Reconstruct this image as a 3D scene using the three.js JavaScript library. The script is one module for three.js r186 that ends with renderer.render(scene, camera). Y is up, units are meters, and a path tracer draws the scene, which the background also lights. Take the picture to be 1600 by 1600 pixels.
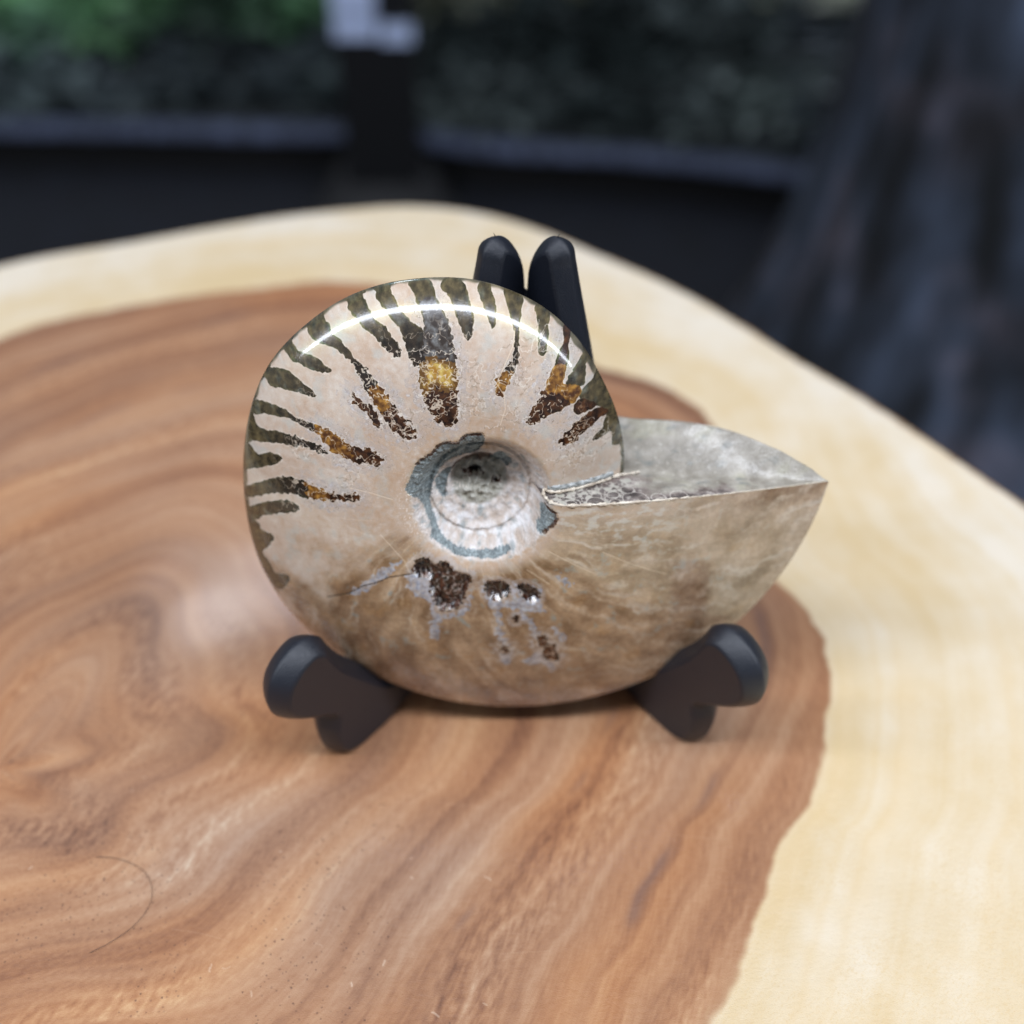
import * as THREE from 'three';
import { mergeGeometries, mergeVertices } from 'three/addons/utils/BufferGeometryUtils.js';
import { RectAreaLightUniformsLib } from 'three/addons/lights/RectAreaLightUniformsLib.js';

// ---------- camera, sky, lamp, exposure ----------
const scene = new THREE.Scene();
const PITCH = 42 * Math.PI / 180;
const camera = new THREE.PerspectiveCamera(45, 1, 0.01, 20);
camera.position.set(-0.00016, 0.18923, 0.16122);
camera.lookAt(-0.00016, 0.18923 - Math.sin(PITCH), 0.16122 - Math.cos(PITCH));
camera.focus = 0.194; camera.userData.fStop = 7.6;
const renderer = new THREE.WebGLRenderer({ antialias: true });
renderer.toneMapping = THREE.LinearToneMapping;
renderer.toneMappingExposure = 0.96;
renderer.shadowMap.enabled = true;
RectAreaLightUniformsLib.init();
{ // even overcast sky
  const w = 64, h = 32, d = new Float32Array(w * h * 4);
  for (let y = 0; y < h; y++) for (let x = 0; x < w; x++) {
    const el = Math.sin(((y + 0.5) / h - 0.5) * Math.PI), L = 0.34 * (el > 0 ? 0.7 + 0.3 * el : 0.3);
    d.set([L * 0.90, L * 0.98, L * 1.12, 1], (y * w + x) * 4);
  }
  const t = new THREE.DataTexture(d, w, h, THREE.RGBAFormat, THREE.FloatType);
  t.mapping = THREE.EquirectangularReflectionMapping; t.magFilter = THREE.LinearFilter; t.needsUpdate = true;
  scene.background = t; scene.environment = t;
}
// ---------- helpers ----------
const MM = 0.001;
const clamp = (v, a = 0, b = 1) => Math.min(b, Math.max(a, v));
const ss = (a, b, v) => { const t = clamp((v - a) / (b - a)); return t * t * (3 - 2 * t); };
const mix = (a, b, t) => a + (b - a) * t;
let seed = 7;
const rnd = () => { seed = (seed * 1664525 + 1013904223) >>> 0; return seed / 4294967296; };
const rr = (a, b) => a + (b - a) * rnd();
const GX = new Float32Array(1024), GY = new Float32Array(1024), PERM = new Uint16Array(4096);
for (let i = 0; i < 1024; i++) { const a = rnd() * 6.2832; GX[i] = Math.cos(a); GY[i] = Math.sin(a); }
for (let i = 0; i < 4096; i++) PERM[i] = Math.floor(rnd() * 1024);
function noise(x, y) {                                     // gradient noise, about -1..1
  const xi = Math.floor(x), yi = Math.floor(y), fx = x - xi, fy = y - yi;
  const u = fx * fx * fx * (fx * (fx * 6 - 15) + 10), v = fy * fy * fy * (fy * (fy * 6 - 15) + 10);
  const p0 = PERM[xi & 4095], p1 = PERM[(xi + 1) & 4095];
  const a = PERM[(p0 + yi * 7) & 4095], b = PERM[(p1 + yi * 7) & 4095], c = PERM[(p0 + yi * 7 + 7) & 4095], d = PERM[(p1 + yi * 7 + 7) & 4095];
  const A = GX[a] * fx + GY[a] * fy, B = GX[b] * (fx - 1) + GY[b] * fy, C = GX[c] * fx + GY[c] * (fy - 1), D = GX[d] * (fx - 1) + GY[d] * (fy - 1);
  return 1.45 * (A + (B - A) * u + (C - A) * v + (A - B - C + D) * u * v);
}
const fbm = (x, y, n = 4) => { let s = 0, a = 0.5; for (let i = 0; i < n; i++) { s += a * noise(x, y); x = x * 2.03 + 17.3; y = y * 2.03 - 9.1; a *= 0.5; } return s; };
const dec = (c) => Math.pow(c / 255, 2.2);
const lin = (r, g, b) => new THREE.Color().setRGB(dec(r), dec(g), dec(b));
const used = {};
function numbered(n) { const k = used[n] = (used[n] ?? -1) + 1; return k ? n + '_' + String(k).padStart(3, '0') : n; }
function mesh(name, geo, mat, parent) {
  const m = new THREE.Mesh(geo, mat); m.name = numbered(name); m.castShadow = m.receiveShadow = true;
  (parent || scene).add(m); return m;
}
function thing(name, label, category, group) {
  const g = new THREE.Group(); g.name = numbered(name); g.userData = { label, category };
  if (group) g.userData.group = group; scene.add(g); return g;
}
const structure = (o) => { o.userData.kind = 'structure'; return o; };
function dataTex(w, h, fill, srgb) {
  const d = new Uint8Array(w * h * 4);
  for (let y = 0; y < h; y++) for (let x = 0; x < w; x++) { const c = fill(x, y); const i = (y * w + x) * 4; for (let q = 0; q < 3; q++) d[i + q] = clamp(c[q], 0, 255); d[i + 3] = 255; }
  const t = new THREE.DataTexture(d, w, h); t.magFilter = THREE.LinearFilter; t.minFilter = THREE.LinearFilter;
  t.wrapS = t.wrapT = THREE.RepeatWrapping; if (srgb) t.colorSpace = THREE.SRGBColorSpace; t.needsUpdate = true; return t;
}
function gridGeo(nu, nv, at, uv) {                          // a sheet of (nu+1) x (nv+1) points
  const p = [], t = [], ix = [];
  for (let i = 0; i <= nu; i++) for (let j = 0; j <= nv; j++) { const q = at(i / nu, j / nv); p.push(...q); t.push(...(uv ? uv(q, i / nu, j / nv) : [i / nu, j / nv])); }
  for (let i = 0; i < nu; i++) for (let j = 0; j < nv; j++) { const a = i * (nv + 1) + j, b = a + nv + 1; ix.push(a, b, a + 1, b, b + 1, a + 1); }
  const g = new THREE.BufferGeometry(); g.setAttribute('position', new THREE.Float32BufferAttribute(p, 3)); g.setAttribute('uv', new THREE.Float32BufferAttribute(t, 2)); g.setIndex(ix); g.computeVertexNormals(); return g;
}
const flip = (g) => { const a = g.index.array; for (let i = 0; i < a.length; i += 3) { const t = a[i]; a[i] = a[i + 1]; a[i + 1] = t; } g.computeVertexNormals(); return g; };
function subset(g, faces) {                                 // a few faces of a geometry, keeping its normals
  const map = new Map(), pick = [], ix = [], src = g.index.array;
  for (const f of faces) for (let k = 0; k < 3; k++) { const v = src[f * 3 + k]; let m = map.get(v); if (m === undefined) { m = pick.length; map.set(v, m); pick.push(v); } ix.push(m); }
  const o = new THREE.BufferGeometry();
  for (const [n, w] of [['position', 3], ['normal', 3], ['uv', 2]]) {
    const a = g.attributes[n].array, b = new Float32Array(pick.length * w);
    pick.forEach((v, i) => { for (let k = 0; k < w; k++) b[i * w + k] = a[v * w + k]; });
    o.setAttribute(n, new THREE.BufferAttribute(b, w));
  }
  o.setIndex(ix); return o;
}
const curve3 = (pts) => new THREE.CatmullRomCurve3(pts.map((p) => new THREE.Vector3(...p)), false, 'centripetal');
function closed(pts, n) {                                   // smooth closed outline through 2D points
  const c = new THREE.CatmullRomCurve3(pts.map(([x, y]) => new THREE.Vector3(x, y, 0)), true, 'centripetal');
  return c.getPoints(n).slice(0, n).map((v) => [v.x, v.y]);
}
function inside(poly, x, y) {
  let c = false;
  for (let i = 0, j = poly.length - 1; i < poly.length; j = i++) { const [xi, yi] = poly[i], [xj, yj] = poly[j]; if (yi > y !== yj > y && x < (xj - xi) * (y - yi) / (yj - yi) + xi) c = !c; }
  return c;
}

// ---------- the ground: dark paving, kerb, planted bank ----------
{
  const tx = dataTex(256, 256, (x, y) => { const n = fbm(x * 0.06, y * 0.06, 4) * 0.35 + noise(x * 0.7, y * 0.7) * 0.15; const k = 1 + n; return [17 * k, 21 * k, 31 * k]; }, true);
  tx.repeat.set(10, 10);
  const g = new THREE.PlaneGeometry(6, 6); g.rotateX(-Math.PI / 2); g.translate(0, -0.45, 0);
  structure(mesh('paving', g, new THREE.MeshStandardMaterial({ map: tx, roughness: 0.85 })));
  const lip = curve3([[-1.6, 0, -1.10], [-0.9, 0, -1.12], [-0.599, 0, -1.117], [-0.417, 0, -1.113], [-0.277, 0, -1.106], [-0.138, 0, -1.099], [0, 0, -1.063], [0.134, 0, -1.046], [0.313, 0, -1.001], [0.444, 0, -0.958], [0.7, 0, -0.87], [1.3, 0, -0.7]]);
  const prof = [[-0.012, -0.452], [-0.012, -0.412], [0.004, -0.407], [0.006, -0.402], [0, -0.398], [-0.008, -0.3968], [-0.018, -0.397], [-0.023, -0.402], [-0.023, -0.452]];
  const pt = new THREE.Vector3();
  const kerbGeo = (a, b) => gridGeo(140, b - a, (u, v) => { lip.getPoint(u, pt); const k = prof[a + Math.round(v * (b - a))], w = fbm(pt.x * 14, k[0] * 40, 3) * 0.006; return [pt.x, k[1] + w * (k[1] > -0.41 ? 1 : 0), pt.z + k[0] + w]; }, (q) => [q[0] * 4, q[1] * 4 + q[2] * 4]);
  const kt = dataTex(256, 256, (x, y) => { const k = 1 + fbm(x * 0.09, y * 0.09, 4) * 0.7; return [74 * k, 82 * k, 104 * k]; }, true);
  const kerb = structure(mesh('kerb', kerbGeo(0, 2), new THREE.MeshStandardMaterial({ color: lin(12, 12, 14), roughness: 0.9 })));  // shade below the lip is put into this near-black face colour
  mesh('kerb_top', kerbGeo(2, 8), new THREE.MeshStandardMaterial({ map: kt, roughness: 0.8 }), kerb);
  const bankY = (x, z) => -0.42 + Math.max(0, -1.0 - z) * 0.05 + fbm(x * 5 + 3, z * 5, 4) * 0.035;
  const bt = dataTex(256, 256, (x, y) => { const k = 1 + fbm(x * 0.08, y * 0.08, 5) * 1.1; return [36 * k, 42 * k, 44 * k]; }, true);
  const bg = gridGeo(120, 60, (u, v) => { lip.getPoint(u, pt); const z = pt.z - 0.020 - v * v * 1.9, x = pt.x * (1 + v * 0.9); return [x, bankY(x, z), z]; }, (q) => [q[0] * 3, q[2] * 3]);
  structure(mesh('planted_bank', flip(bg), new THREE.MeshStandardMaterial({ map: bt, roughness: 1 })));
  // leaves
  const leaf = new THREE.BufferGeometry();
  leaf.setAttribute('position', new THREE.Float32BufferAttribute([0, 0, 0, 0.5, 0.12, 0.35, 0, 0.05, 1, -0.5, 0.12, 0.35], 3));
  leaf.setAttribute('uv', new THREE.Float32BufferAttribute([0.5, 0, 1, 0.4, 0.5, 1, 0, 0.4], 2)); leaf.setIndex([0, 1, 2, 0, 2, 3]); leaf.computeVertexNormals();
  const lm = new THREE.MeshStandardMaterial({ roughness: 0.7, side: THREE.DoubleSide });
  const dummy = new THREE.Object3D();
  function plantMass(name, label, category, n, place, tint, size) {
    const m = new THREE.InstancedMesh(leaf, lm, n); m.name = numbered(name); m.castShadow = m.receiveShadow = true;
    for (let i = 0; i < n; i++) {
      const [x, y, z, flat] = place(); dummy.position.set(x, y, z); const s = size * rr(0.6, 1.4);
      dummy.rotation.set(flat ? rr(-0.5, 0.2) : rr(-1.4, 0.6), flat ? Math.PI / 2 + rr(-0.5, 0.5) + (rnd() < 0.5 ? Math.PI : 0) : rr(0, 6.28), rr(-0.5, 0.5)); dummy.scale.set(s * (flat ? 0.25 : 0.6), s, s * (flat ? 2 : 1)); dummy.updateMatrix();
      m.setMatrixAt(i, dummy.matrix); m.setColorAt(i, tint(x, y, z));
    }
    m.userData = { label, category, kind: 'stuff' }; scene.add(m);
  }
  const tone = (list, x, z, f) => { const k = clamp(0.5 + fbm(x * f, z * f, 2) * 1.5, 0, 0.999) * (list.length - 1), i = Math.floor(k), t = k - i, c = list[i].map((v, j) => mix(v, list[i + 1][j], t)), d = rr(0.7, 1.3) * 1.55; return lin(...c.map((v) => v * d)); };
  plantMass('green_shrub', 'dark green leafy shrub behind the pale kerb, left of the black post', 'shrub', 9000,
    () => { const x = rr(-1.05, -0.19), z = rr(-1.75, -1.19), k = fbm(x * 6, z * 6, 3); return [x, bankY(x, z) + (0.1 * ss(-1.2, -1.45, z) + k * 0.05) * rnd(), z]; },
    (x, y, z) => tone(z > -1.3 ? [[32, 36, 38], [48, 54, 56], [72, 82, 82]] : [[36, 48, 40], [66, 90, 70], [104, 140, 100], [70, 94, 78]], x, z, 5), 0.045);
  plantMass('grey_green_shrub', 'low grey-green leafy ground plants behind the kerb, right of the black post', 'ground plants', 9000,
    () => { const x = rr(-0.09, 0.34), z = rr(-1.75, -1.15), k = fbm(x * 6 + 9, z * 6, 3); return [x, bankY(x, z) + (0.07 * ss(-1.15, -1.45, z) + k * 0.05) * rnd(), z]; },
    (x, y, z) => tone(z > -1.38 ? [[36, 42, 42], [56, 62, 62], [84, 92, 90]] : [[66, 70, 60], [94, 96, 82], [116, 118, 102]], x, z, 5), 0.045);
  plantMass('dry_grass', 'flattened grey olive grass on the bank at the upper right', 'grass', 9000,
    () => { const z = rr(-1.8, -1.02), x = rr(z < -1.38 ? 0.14 : 0.32, 1.1), k = fbm(x * 3, z * 9, 3); return [x, bankY(x, z) + (0.06 + k * 0.04) * rnd(), z, true]; },
    (x, y, z) => tone(z > -1.35 ? [[30, 36, 40], [54, 60, 66], [98, 102, 102]] : [[108, 112, 104], [138, 140, 130], [164, 168, 154]], x * 0.4, z * 2.2, 6), 0.022);
}
{ // black post with two pale plates
  const g = thing('garden_post', 'black square post with two pale blue plates and a flared foot, behind the slab', 'post');
  g.position.set(-0.133, -0.45, -1.05);
  const black = new THREE.MeshStandardMaterial({ color: lin(14, 15, 19), roughness: 0.6 });
  const sh = (w, h, d, y, z = 0, x = 0) => { const b = new THREE.BoxGeometry(w, h, d, 1, 1, 1); b.translate(x, y, z); return b; };
  mesh('post_shaft', mergeGeometries([sh(0.074, 0.33, 0.06, 0.195), sh(0.086, 0.015, 0.072, 0.365)]), black, g);
  const foot = new THREE.CylinderGeometry(0.062, 0.105, 0.04, 4, 1); foot.rotateY(Math.PI / 4); foot.scale(1.05, 1, 0.6); foot.translate(0, 0.02, 0);
  mesh('post_foot', foot, black, g);
  const pale = new THREE.MeshStandardMaterial({ color: lin(205, 220, 255), roughness: 0.5 });
  mesh('plate', sh(0.040, 0.020, 0.006, 0.197, 0.0331, -0.016), pale, g);
  mesh('plate', sh(0.040, 0.024, 0.006, 0.224, 0.0331, -0.016), pale, g);
  mesh('plate', sh(0.030, 0.017, 0.006, 0.191, 0.0331, 0.023), pale, g);
}
{ // tree trunk at the right
  const bark = dataTex(512, 512, (x, y) => { const n = fbm(x * 0.025, y * 0.012, 5), m = fbm(x * 0.012 + 40, y * 0.02, 3); const k = Math.max(0.3, 0.75 + n * 1.4); const b = clamp(m * 2); return [mix(56, 104, b) * k, mix(64, 97, b) * k, mix(78, 108, b) * k]; }, true);
  const t = thing('tree_trunk', 'dark mottled tree trunk flaring towards its foot at the right of the table', 'tree trunk');
  t.position.set(0.385, -0.45, -0.72);
  const g = gridGeo(120, 60, (u, v) => {
    const a = u * Math.PI * 2, y = v * 1.3, r0 = 0.128 + 0.085 * Math.exp(-y / 0.14);
    const r = r0 * (1 + 0.10 * fbm(Math.cos(a) * 2.2 + 5, Math.sin(a) * 2.2 + y * 2.2, 4) + 0.05 * Math.sin(a * 7 + fbm(y * 3, a, 2) * 3)) ;
    return [Math.cos(a) * r + y * 0.02, y, -Math.sin(a) * r];
  }, (q, u, v) => [u * 2, v * 2]);
  mesh('trunk', g, new THREE.MeshStandardMaterial({ map: bark, roughness: 0.95, bumpMap: bark, bumpScale: 0.01 }), t);
}

// ---------- the wooden slab ----------
const PITH = [-96, 22];
const slabPts = [[-205, -60], [-185, -125], [-152, -158], [-116.4, -172], [-92.9, -181], [-70.2, -188.7], [-48.6, -193.2], [-32.6, -194.9], [-12.2, -191.1], [5.8, -181.8], [24.7, -166.3], [45.9, -147.6], [61.9, -129.2], [76.3, -109.9], [87.2, -97], [96.1, -85.4], [108, -68], [124, -42], [134, 0], [134, 60], [112, 125], [50, 170], [-50, 182], [-150, 150], [-200, 60]];
const heartPts = [[-165, -30], [-158, -85], [-138, -120], [-108, -135.4], [-91, -140.7], [-69.9, -145.5], [-51.9, -148.3], [-30, -144], [-8, -130], [8, -114], [23.4, -105.5], [36.3, -99], [45.3, -90.2], [49.2, -82.3], [50.5, -65], [51.5, -45], [54.7, -29.2], [59.8, -22.5], [63.4, -12.4], [63.2, -1.1], [60.1, 11.8], [57, 22.2], [54.8, 27.9], [51.6, 32.7], [48.2, 36], [45.4, 42.5], [42.1, 49.9], [38.9, 56.9], [35.9, 63.6], [30.9, 71], [18, 92], [-20, 120], [-90, 125], [-145, 85], [-165, 30]];
function polar(pts) {                                       // outline as radius by angle round the pith
  const o = closed(pts, 600), N = 1440, t = new Float32Array(N + 1);
  for (let i = 0; i <= N; i++) {
    const a = i / N * 2 * Math.PI, dx = Math.cos(a), dy = Math.sin(a); let best = 10;
    for (let k = 0; k < o.length; k++) {
      const p = o[k], q = o[(k + 1) % o.length], ex = q[0] - p[0], ey = q[1] - p[1], wx = p[0] - PITH[0], wy = p[1] - PITH[1], D = dx * ey - dy * ex;
      if (Math.abs(D) < 1e-9) continue;
      const s = (wx * ey - wy * ex) / D, m = (wx * dy - wy * dx) / D;
      if (s > 0 && m >= -1e-6 && m <= 1 + 1e-6) best = Math.max(best, s);
    }
    t[i] = best;
  }
  return (a) => { const k = ((a / (2 * Math.PI)) % 1 + 1) % 1 * N, i = Math.floor(k); return mix(t[i], t[Math.min(N, i + 1)], k - i); };
}
const slabR = polar(slabPts), heartR = polar(heartPts);
const WX = -205, WZ = -200, WS = 350;                        // the square the wood texture covers
const woodUV = (x, z) => [(x - WX) / WS, (z - WZ) / WS];
const WOOD = 2048;
const pale3 = (a, b, t) => [mix(a[0], b[0], t), mix(a[1], b[1], t), mix(a[2], b[2], t)];
const woodTex = (() => {
  const heart = [[90, 58, 41], [130, 89, 63], [158, 115, 83], [176, 137, 105], [196, 166, 134]];
  return dataTex(WOOD, WOOD, (px, py) => {
    const x = WX + (px + 0.5) / WOOD * WS, z = WZ + (py + 0.5) / WOOD * WS, dx = x - PITH[0], dz = z - PITH[1], a = Math.atan2(dz, dx), d = Math.hypot(dx, dz);
    const hr = heartR(a) + fbm(x * 0.12, z * 0.12, 2) * 1.2, phi = d / hr, ca = Math.cos(a) * 2.4, sa = Math.sin(a) * 2.4;
    const fine = noise(x * 4.1, z * 4.1) * 0.5 + noise(x * 8.3 + 7, z * 8.3) * 0.5;
    const into = clamp(0.5 + (hr - d + fbm(x * 0.25, z * 0.25, 2) * 0.7) / 1.6);
    let hc = null;
    if (into > 0) {
      const w = phi + noise(ca * 0.55 + 4, sa * 0.55) * 0.07 + noise(x * 0.022, z * 0.022) * 0.035 + noise(x * 0.06 + 9, z * 0.06) * 0.008;
      const edge = hr - d;
      let k = 0.52 + noise(w * 6, ca * 0.35 + 10) * 0.16 + fbm(w * 13 + 9, sa * 0.5, 2) * 0.40 + fbm(w * 60, ca * 0.6, 3) * 0.22 + fbm(w * 28 + 40, ca * 0.5, 2) * 0.30 * ss(0.35, 0.6, phi);
      k += noise(d * 0.9 + ca * 3, a * 46) * 0.06 + noise(d * 2.4, a * 26 + 5) * 0.07 + fine * 0.06;
      k -= 0.20 * ss(0.78, 0.97, phi) * ss(20, -70, z + noise(ca, sa) * 20);
      // curly figure in the bands of darker wood
      const figure = ss(0.05, 0.3, fbm(w * 9 + 30, ca * 0.7, 2)); k += figure * (fbm(x * 0.8 + z * 0.3, z * 0.3 - x * 0.1, 3) * 0.42) + fbm(x * 0.03 + 5, z * 0.03, 2) * 0.16;
      const streak = Math.exp(-(((w - 0.895 + 0.01 * noise(ca * 1.4, 2)) / 0.008) ** 2)) * ss(-0.1, 0.35, noise(ca * 3 + 2, sa * 3)) + 0.7 * Math.exp(-(((w - 0.70) / 0.006) ** 2)) * ss(0, 0.4, noise(ca * 3 + 12, sa * 3 + 5));
      k = clamp(k * 1.0, 0, 0.999) * 4; const i = Math.floor(k); let c = pale3(heart[i], heart[i + 1], k - i);
      const hue = fbm(w * 9 + 50, sa * 0.5, 3) * 0.9 + fbm(x * 0.018 + 70, z * 0.018, 2) * 0.9 + 0.1; c = [c[0] * (1 + hue * 0.05), c[1] * (1 - hue * 0.06), c[2] * (1 - hue * 0.24)];
      c = pale3(c, [104, 78, 72], clamp(streak) * 0.5);
      c = pale3(c, [140, 92, 58], ss(2.6, 0.2, edge) * 0.35);
      if (into >= 1) return c.map((v) => clamp(v, 0, 255));
      hc = c;
    }
    const rim = (slabR(a) - d), s = d - hr;
    const n0 = noise(x * 2.3, z * 2.3) * 0.6;
    let k = fbm(s * 0.09 + 3, ca * 1.5, 3) * 0.5 + fbm(s * 0.45, ca * 0.8, 3) * 0.24 + fbm(x * 0.13, z * 0.13, 4) * 0.36 + fine * 0.08;
    let c = pale3([208, 184, 142], [222, 210, 190], clamp(0.5 + 0.3 * ss(30, 4, rim) - 0.25 * ss(30, 4, s) + k + fbm(x * 0.03, z * 0.03, 2) * 0.7));
    c = pale3(c, [214, 184, 134], clamp(ss(0.0, 0.6, fbm(s * 0.09 + 20, ca * 1.2, 3) + 0.25 * ss(16, 2, s)) * 0.4 + ss(3, 0, rim) * 0.5));
    c = pale3(c, [206, 178, 132], ss(0.12, 0.0, Math.abs(noise(x * 1.1 + n0, z * 1.1 - n0))) * 0.5 * ss(-0.1, 0.4, noise(x * 0.05, z * 0.05 + 3) + ss(20, 60, z) * 0.5));
    c = pale3(c, [150, 112, 74], ss(2.2, 0.3, rim + fbm(x * 0.3, z * 0.3, 2) * 2) * 0.8);
    if (hc) c = pale3(c, hc, into * into * (3 - 2 * into));
    return c.map((v) => clamp(v, 0, 255));
  }, true);
})();
{ // pores, pale flecks and scratches in the wood
  const d = woodTex.image.data, dot = (x, z, r, c, al) => {
    const [u, v] = woodUV(x, z), cx = u * WOOD, cy = v * WOOD, R = r / WS * WOOD;
    for (let j = Math.floor(cy - R - 1); j <= cy + R + 1; j++) for (let i = Math.floor(cx - R - 1); i <= cx + R + 1; i++) {
      if (i < 0 || j < 0 || i >= WOOD || j >= WOOD) continue;
      const t = clamp(R + 0.5 - Math.hypot(i + 0.5 - cx, j + 0.5 - cy)) * al, k = (j * WOOD + i) * 4;
      for (let q = 0; q < 3; q++) d[k + q] = mix(d[k + q], c[q], t);
    }
  };
  for (let i = 0; i < 15000; i++) { const x = rr(-150, 40), z = rr(-120, 85); if (fbm(x * 0.05 + 9, z * 0.05, 3) + rr(-0.15, 0.15) - ss(-40, 20, x) * 0.7 > 0.02) dot(x, z, rr(0.05, 0.14), [62, 40, 30], rr(0.3, 0.85)); }
  for (let i = 0; i < 30; i++) { const x = rr(-85, 10), z = rr(20, 80); let a = rr(0, 6.28), px = x, pz = z; const n = rr(1, 8) * rnd() + 1, w = rr(0.06, 0.26); for (let k = 0; k < n; k++) { a += rr(-0.5, 0.5); px += Math.cos(a) * 0.22; pz += Math.sin(a) * 0.22; dot(px, pz, w * 0.6, [232, 216, 198], 0.4); } }
  for (let i = 0; i < 26; i++) { let x = rr(-110, 60), z = rr(-40, 70), a = rr(-0.5, 0.2); for (let k = 0; k < rr(20, 90); k++) { a += rr(-0.03, 0.03); x += Math.cos(a) * 0.3; z += Math.sin(a) * 0.3; dot(x, z, 0.07, [226, 204, 180], 0.28); } }
}
{
  const grain = dataTex(512, 512, (x, y) => { const t = 2 * Math.PI / 512, n = 128 + 70 * (fbm(x * 0.05, y * 0.09, 4)) + 30 * noise(x * 0.4, y * 0.4); return [n, n, n]; });
  grain.repeat.set(9, 9);
  const rough = dataTex(512, 512, (x, y) => { const n = 168 + 50 * fbm(x * 0.03, y * 0.03, 4); return [n, n, n]; });
  rough.repeat.set(3, 3);
  const wood = new THREE.MeshPhysicalMaterial({ map: woodTex, roughness: 0.95, roughnessMap: rough, bumpMap: grain, bumpScale: 0.00022, clearcoat: 0.3, clearcoatRoughness: 0.13 });
  const slab = thing('wooden_slab', 'round live-edge wooden slab with brown heartwood and pale sapwood rim', 'wooden slab');
  const topY = (x, z) => fbm(x * 0.02, z * 0.02, 3) * 0.25 - 0.12;
  const uvm = (q) => woodUV(q[0] / MM, q[2] / MM);
  const ring = (f0, f1, n) => flip(gridGeo(360, n, (u, v) => { const a = u * 2 * Math.PI, R = mix(f0(a), f1(a), v), x = PITH[0] + Math.cos(a) * R, z = PITH[1] + Math.sin(a) * R; const e = slabR(a) - R; return [x * MM, (topY(x, z) - 0.9 * Math.max(0, 1 - e / 2.2) ** 2) * MM, z * MM]; }, uvm));
  mesh('heartwood', ring(() => 0.01, heartR, 60), wood, slab);
  mesh('sapwood', ring(heartR, slabR, 40), wood, slab);
  const bt = dataTex(256, 256, (x, y) => { const k = 0.8 + fbm(x * 0.05, y * 0.1, 4) * 0.8; return [96 * k, 66 * k, 44 * k]; }, true); bt.repeat.set(8, 1);
  const edge = flip(gridGeo(360, 16, (u, v) => { const a = u * 2 * Math.PI, b = v * Math.PI, R = slabR(a) + Math.sin(b) * 3.5 + (v > 0 && v < 1 ? fbm(a * 20, v * 6, 3) * 1.6 : 0), x = PITH[0] + Math.cos(a) * R, z = PITH[1] + Math.sin(a) * R; return [x * MM, (topY(x, z) - 0.9 - (1 - Math.cos(b)) * 14) * MM, z * MM]; }));
  const under = gridGeo(90, 2, (u, v) => { const a = u * 2 * Math.PI, R = mix(0.01, slabR(a), v), x = PITH[0] + Math.cos(a) * R, z = PITH[1] + Math.sin(a) * R; return [x * MM, (topY(x, z) * v - 28.9) * MM, z * MM]; });
  mesh('bark_edge', mergeGeometries([edge, under]), new THREE.MeshStandardMaterial({ map: bt, roughness: 0.95 }), slab);
  const dark = new THREE.MeshStandardMaterial({ color: lin(30, 26, 24), roughness: 0.7 });
  for (const [x, z] of [[-130, -90], [-110, 80], [60, -20]]) { const l = new THREE.CylinderGeometry(0.018, 0.014, 0.4212, 20); l.translate(x * MM, -0.45 + 0.2106, z * MM); mesh('slab_leg', l, dark, slab); }
}
{ // a hair lying on the wood
  const c = curve3([[-72.8, 0.3, 41.2], [-69.4, 0.3, 41.5], [-66.3, 0.3, 42.5], [-63.8, 0.3, 44.0], [-62.1, 0.3, 46.2], [-61.3, 0.3, 48.7], [-61.5, 0.3, 51.1], [-62.5, 0.3, 53.4], [-64.0, 0.3, 55.3], [-66.6, 0.3, 57.5], [-69.3, 0.3, 59.2]].map((p) => p.map((v) => v * MM)));
  const h = mesh('hair', new THREE.TubeGeometry(c, 60, 0.000045, 5), new THREE.MeshStandardMaterial({ color: lin(84, 62, 50), roughness: 0.5 }));
  h.userData = { label: 'curved dark hair lying on the brown wood at the lower left', category: 'hair' };
}

// ---------- the ammonite ----------
// ---- shell shape, millimetres in the plane of its spiral ----
const TH = [-3, 9, 23, 39, 56, 69, 79, 90, 104, 114, 124, 136, 151, 171, 181, 192, 212, 230, 251, 274, 296, 320, 343, 358];
const RR = [24.8, 25, 25.4, 26.4, 28.7, 30.6, 31.8, 33.1, 34.4, 35.5, 36.5, 37.4, 38.7, 39.4, 40, 41.1, 43.8, 45.7, 47.7, 50, 52.4, 55.3, 58.2, 60.1];
function outerR(th) {
  let k = 0; while (k < TH.length - 2 && TH[k + 1] < th) k++;
  const i = (j) => clamp(j, 0, TH.length - 1), t = (th - TH[k]) / (TH[k + 1] - TH[k]);
  const m0 = (RR[i(k + 1)] - RR[i(k - 1)]) / (TH[i(k + 1)] - TH[i(k - 1)]) * (TH[k + 1] - TH[k]);
  const m1 = (RR[i(k + 2)] - RR[i(k)]) / (TH[i(k + 2)] - TH[i(k)]) * (TH[k + 1] - TH[k]);
  const a = t * t, b = a * t;
  return (2 * b - 3 * a + 1) * RR[k] + (b - 2 * a + t) * m0 + (3 * a - 2 * b) * RR[k + 1] + (b - a) * m1;
}
const TH0 = -2.3, TH1 = 357.7;
const innerR = (th) => { const a = th * Math.PI / 180; return 10.85 + 0.75 * Math.cos(a) - 1.25 * Math.sin(a) + 0.35 * Math.cos(2 * a); };
const halfThick = (th) => 8.4 * Math.pow(1.55, th / 360);
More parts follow.
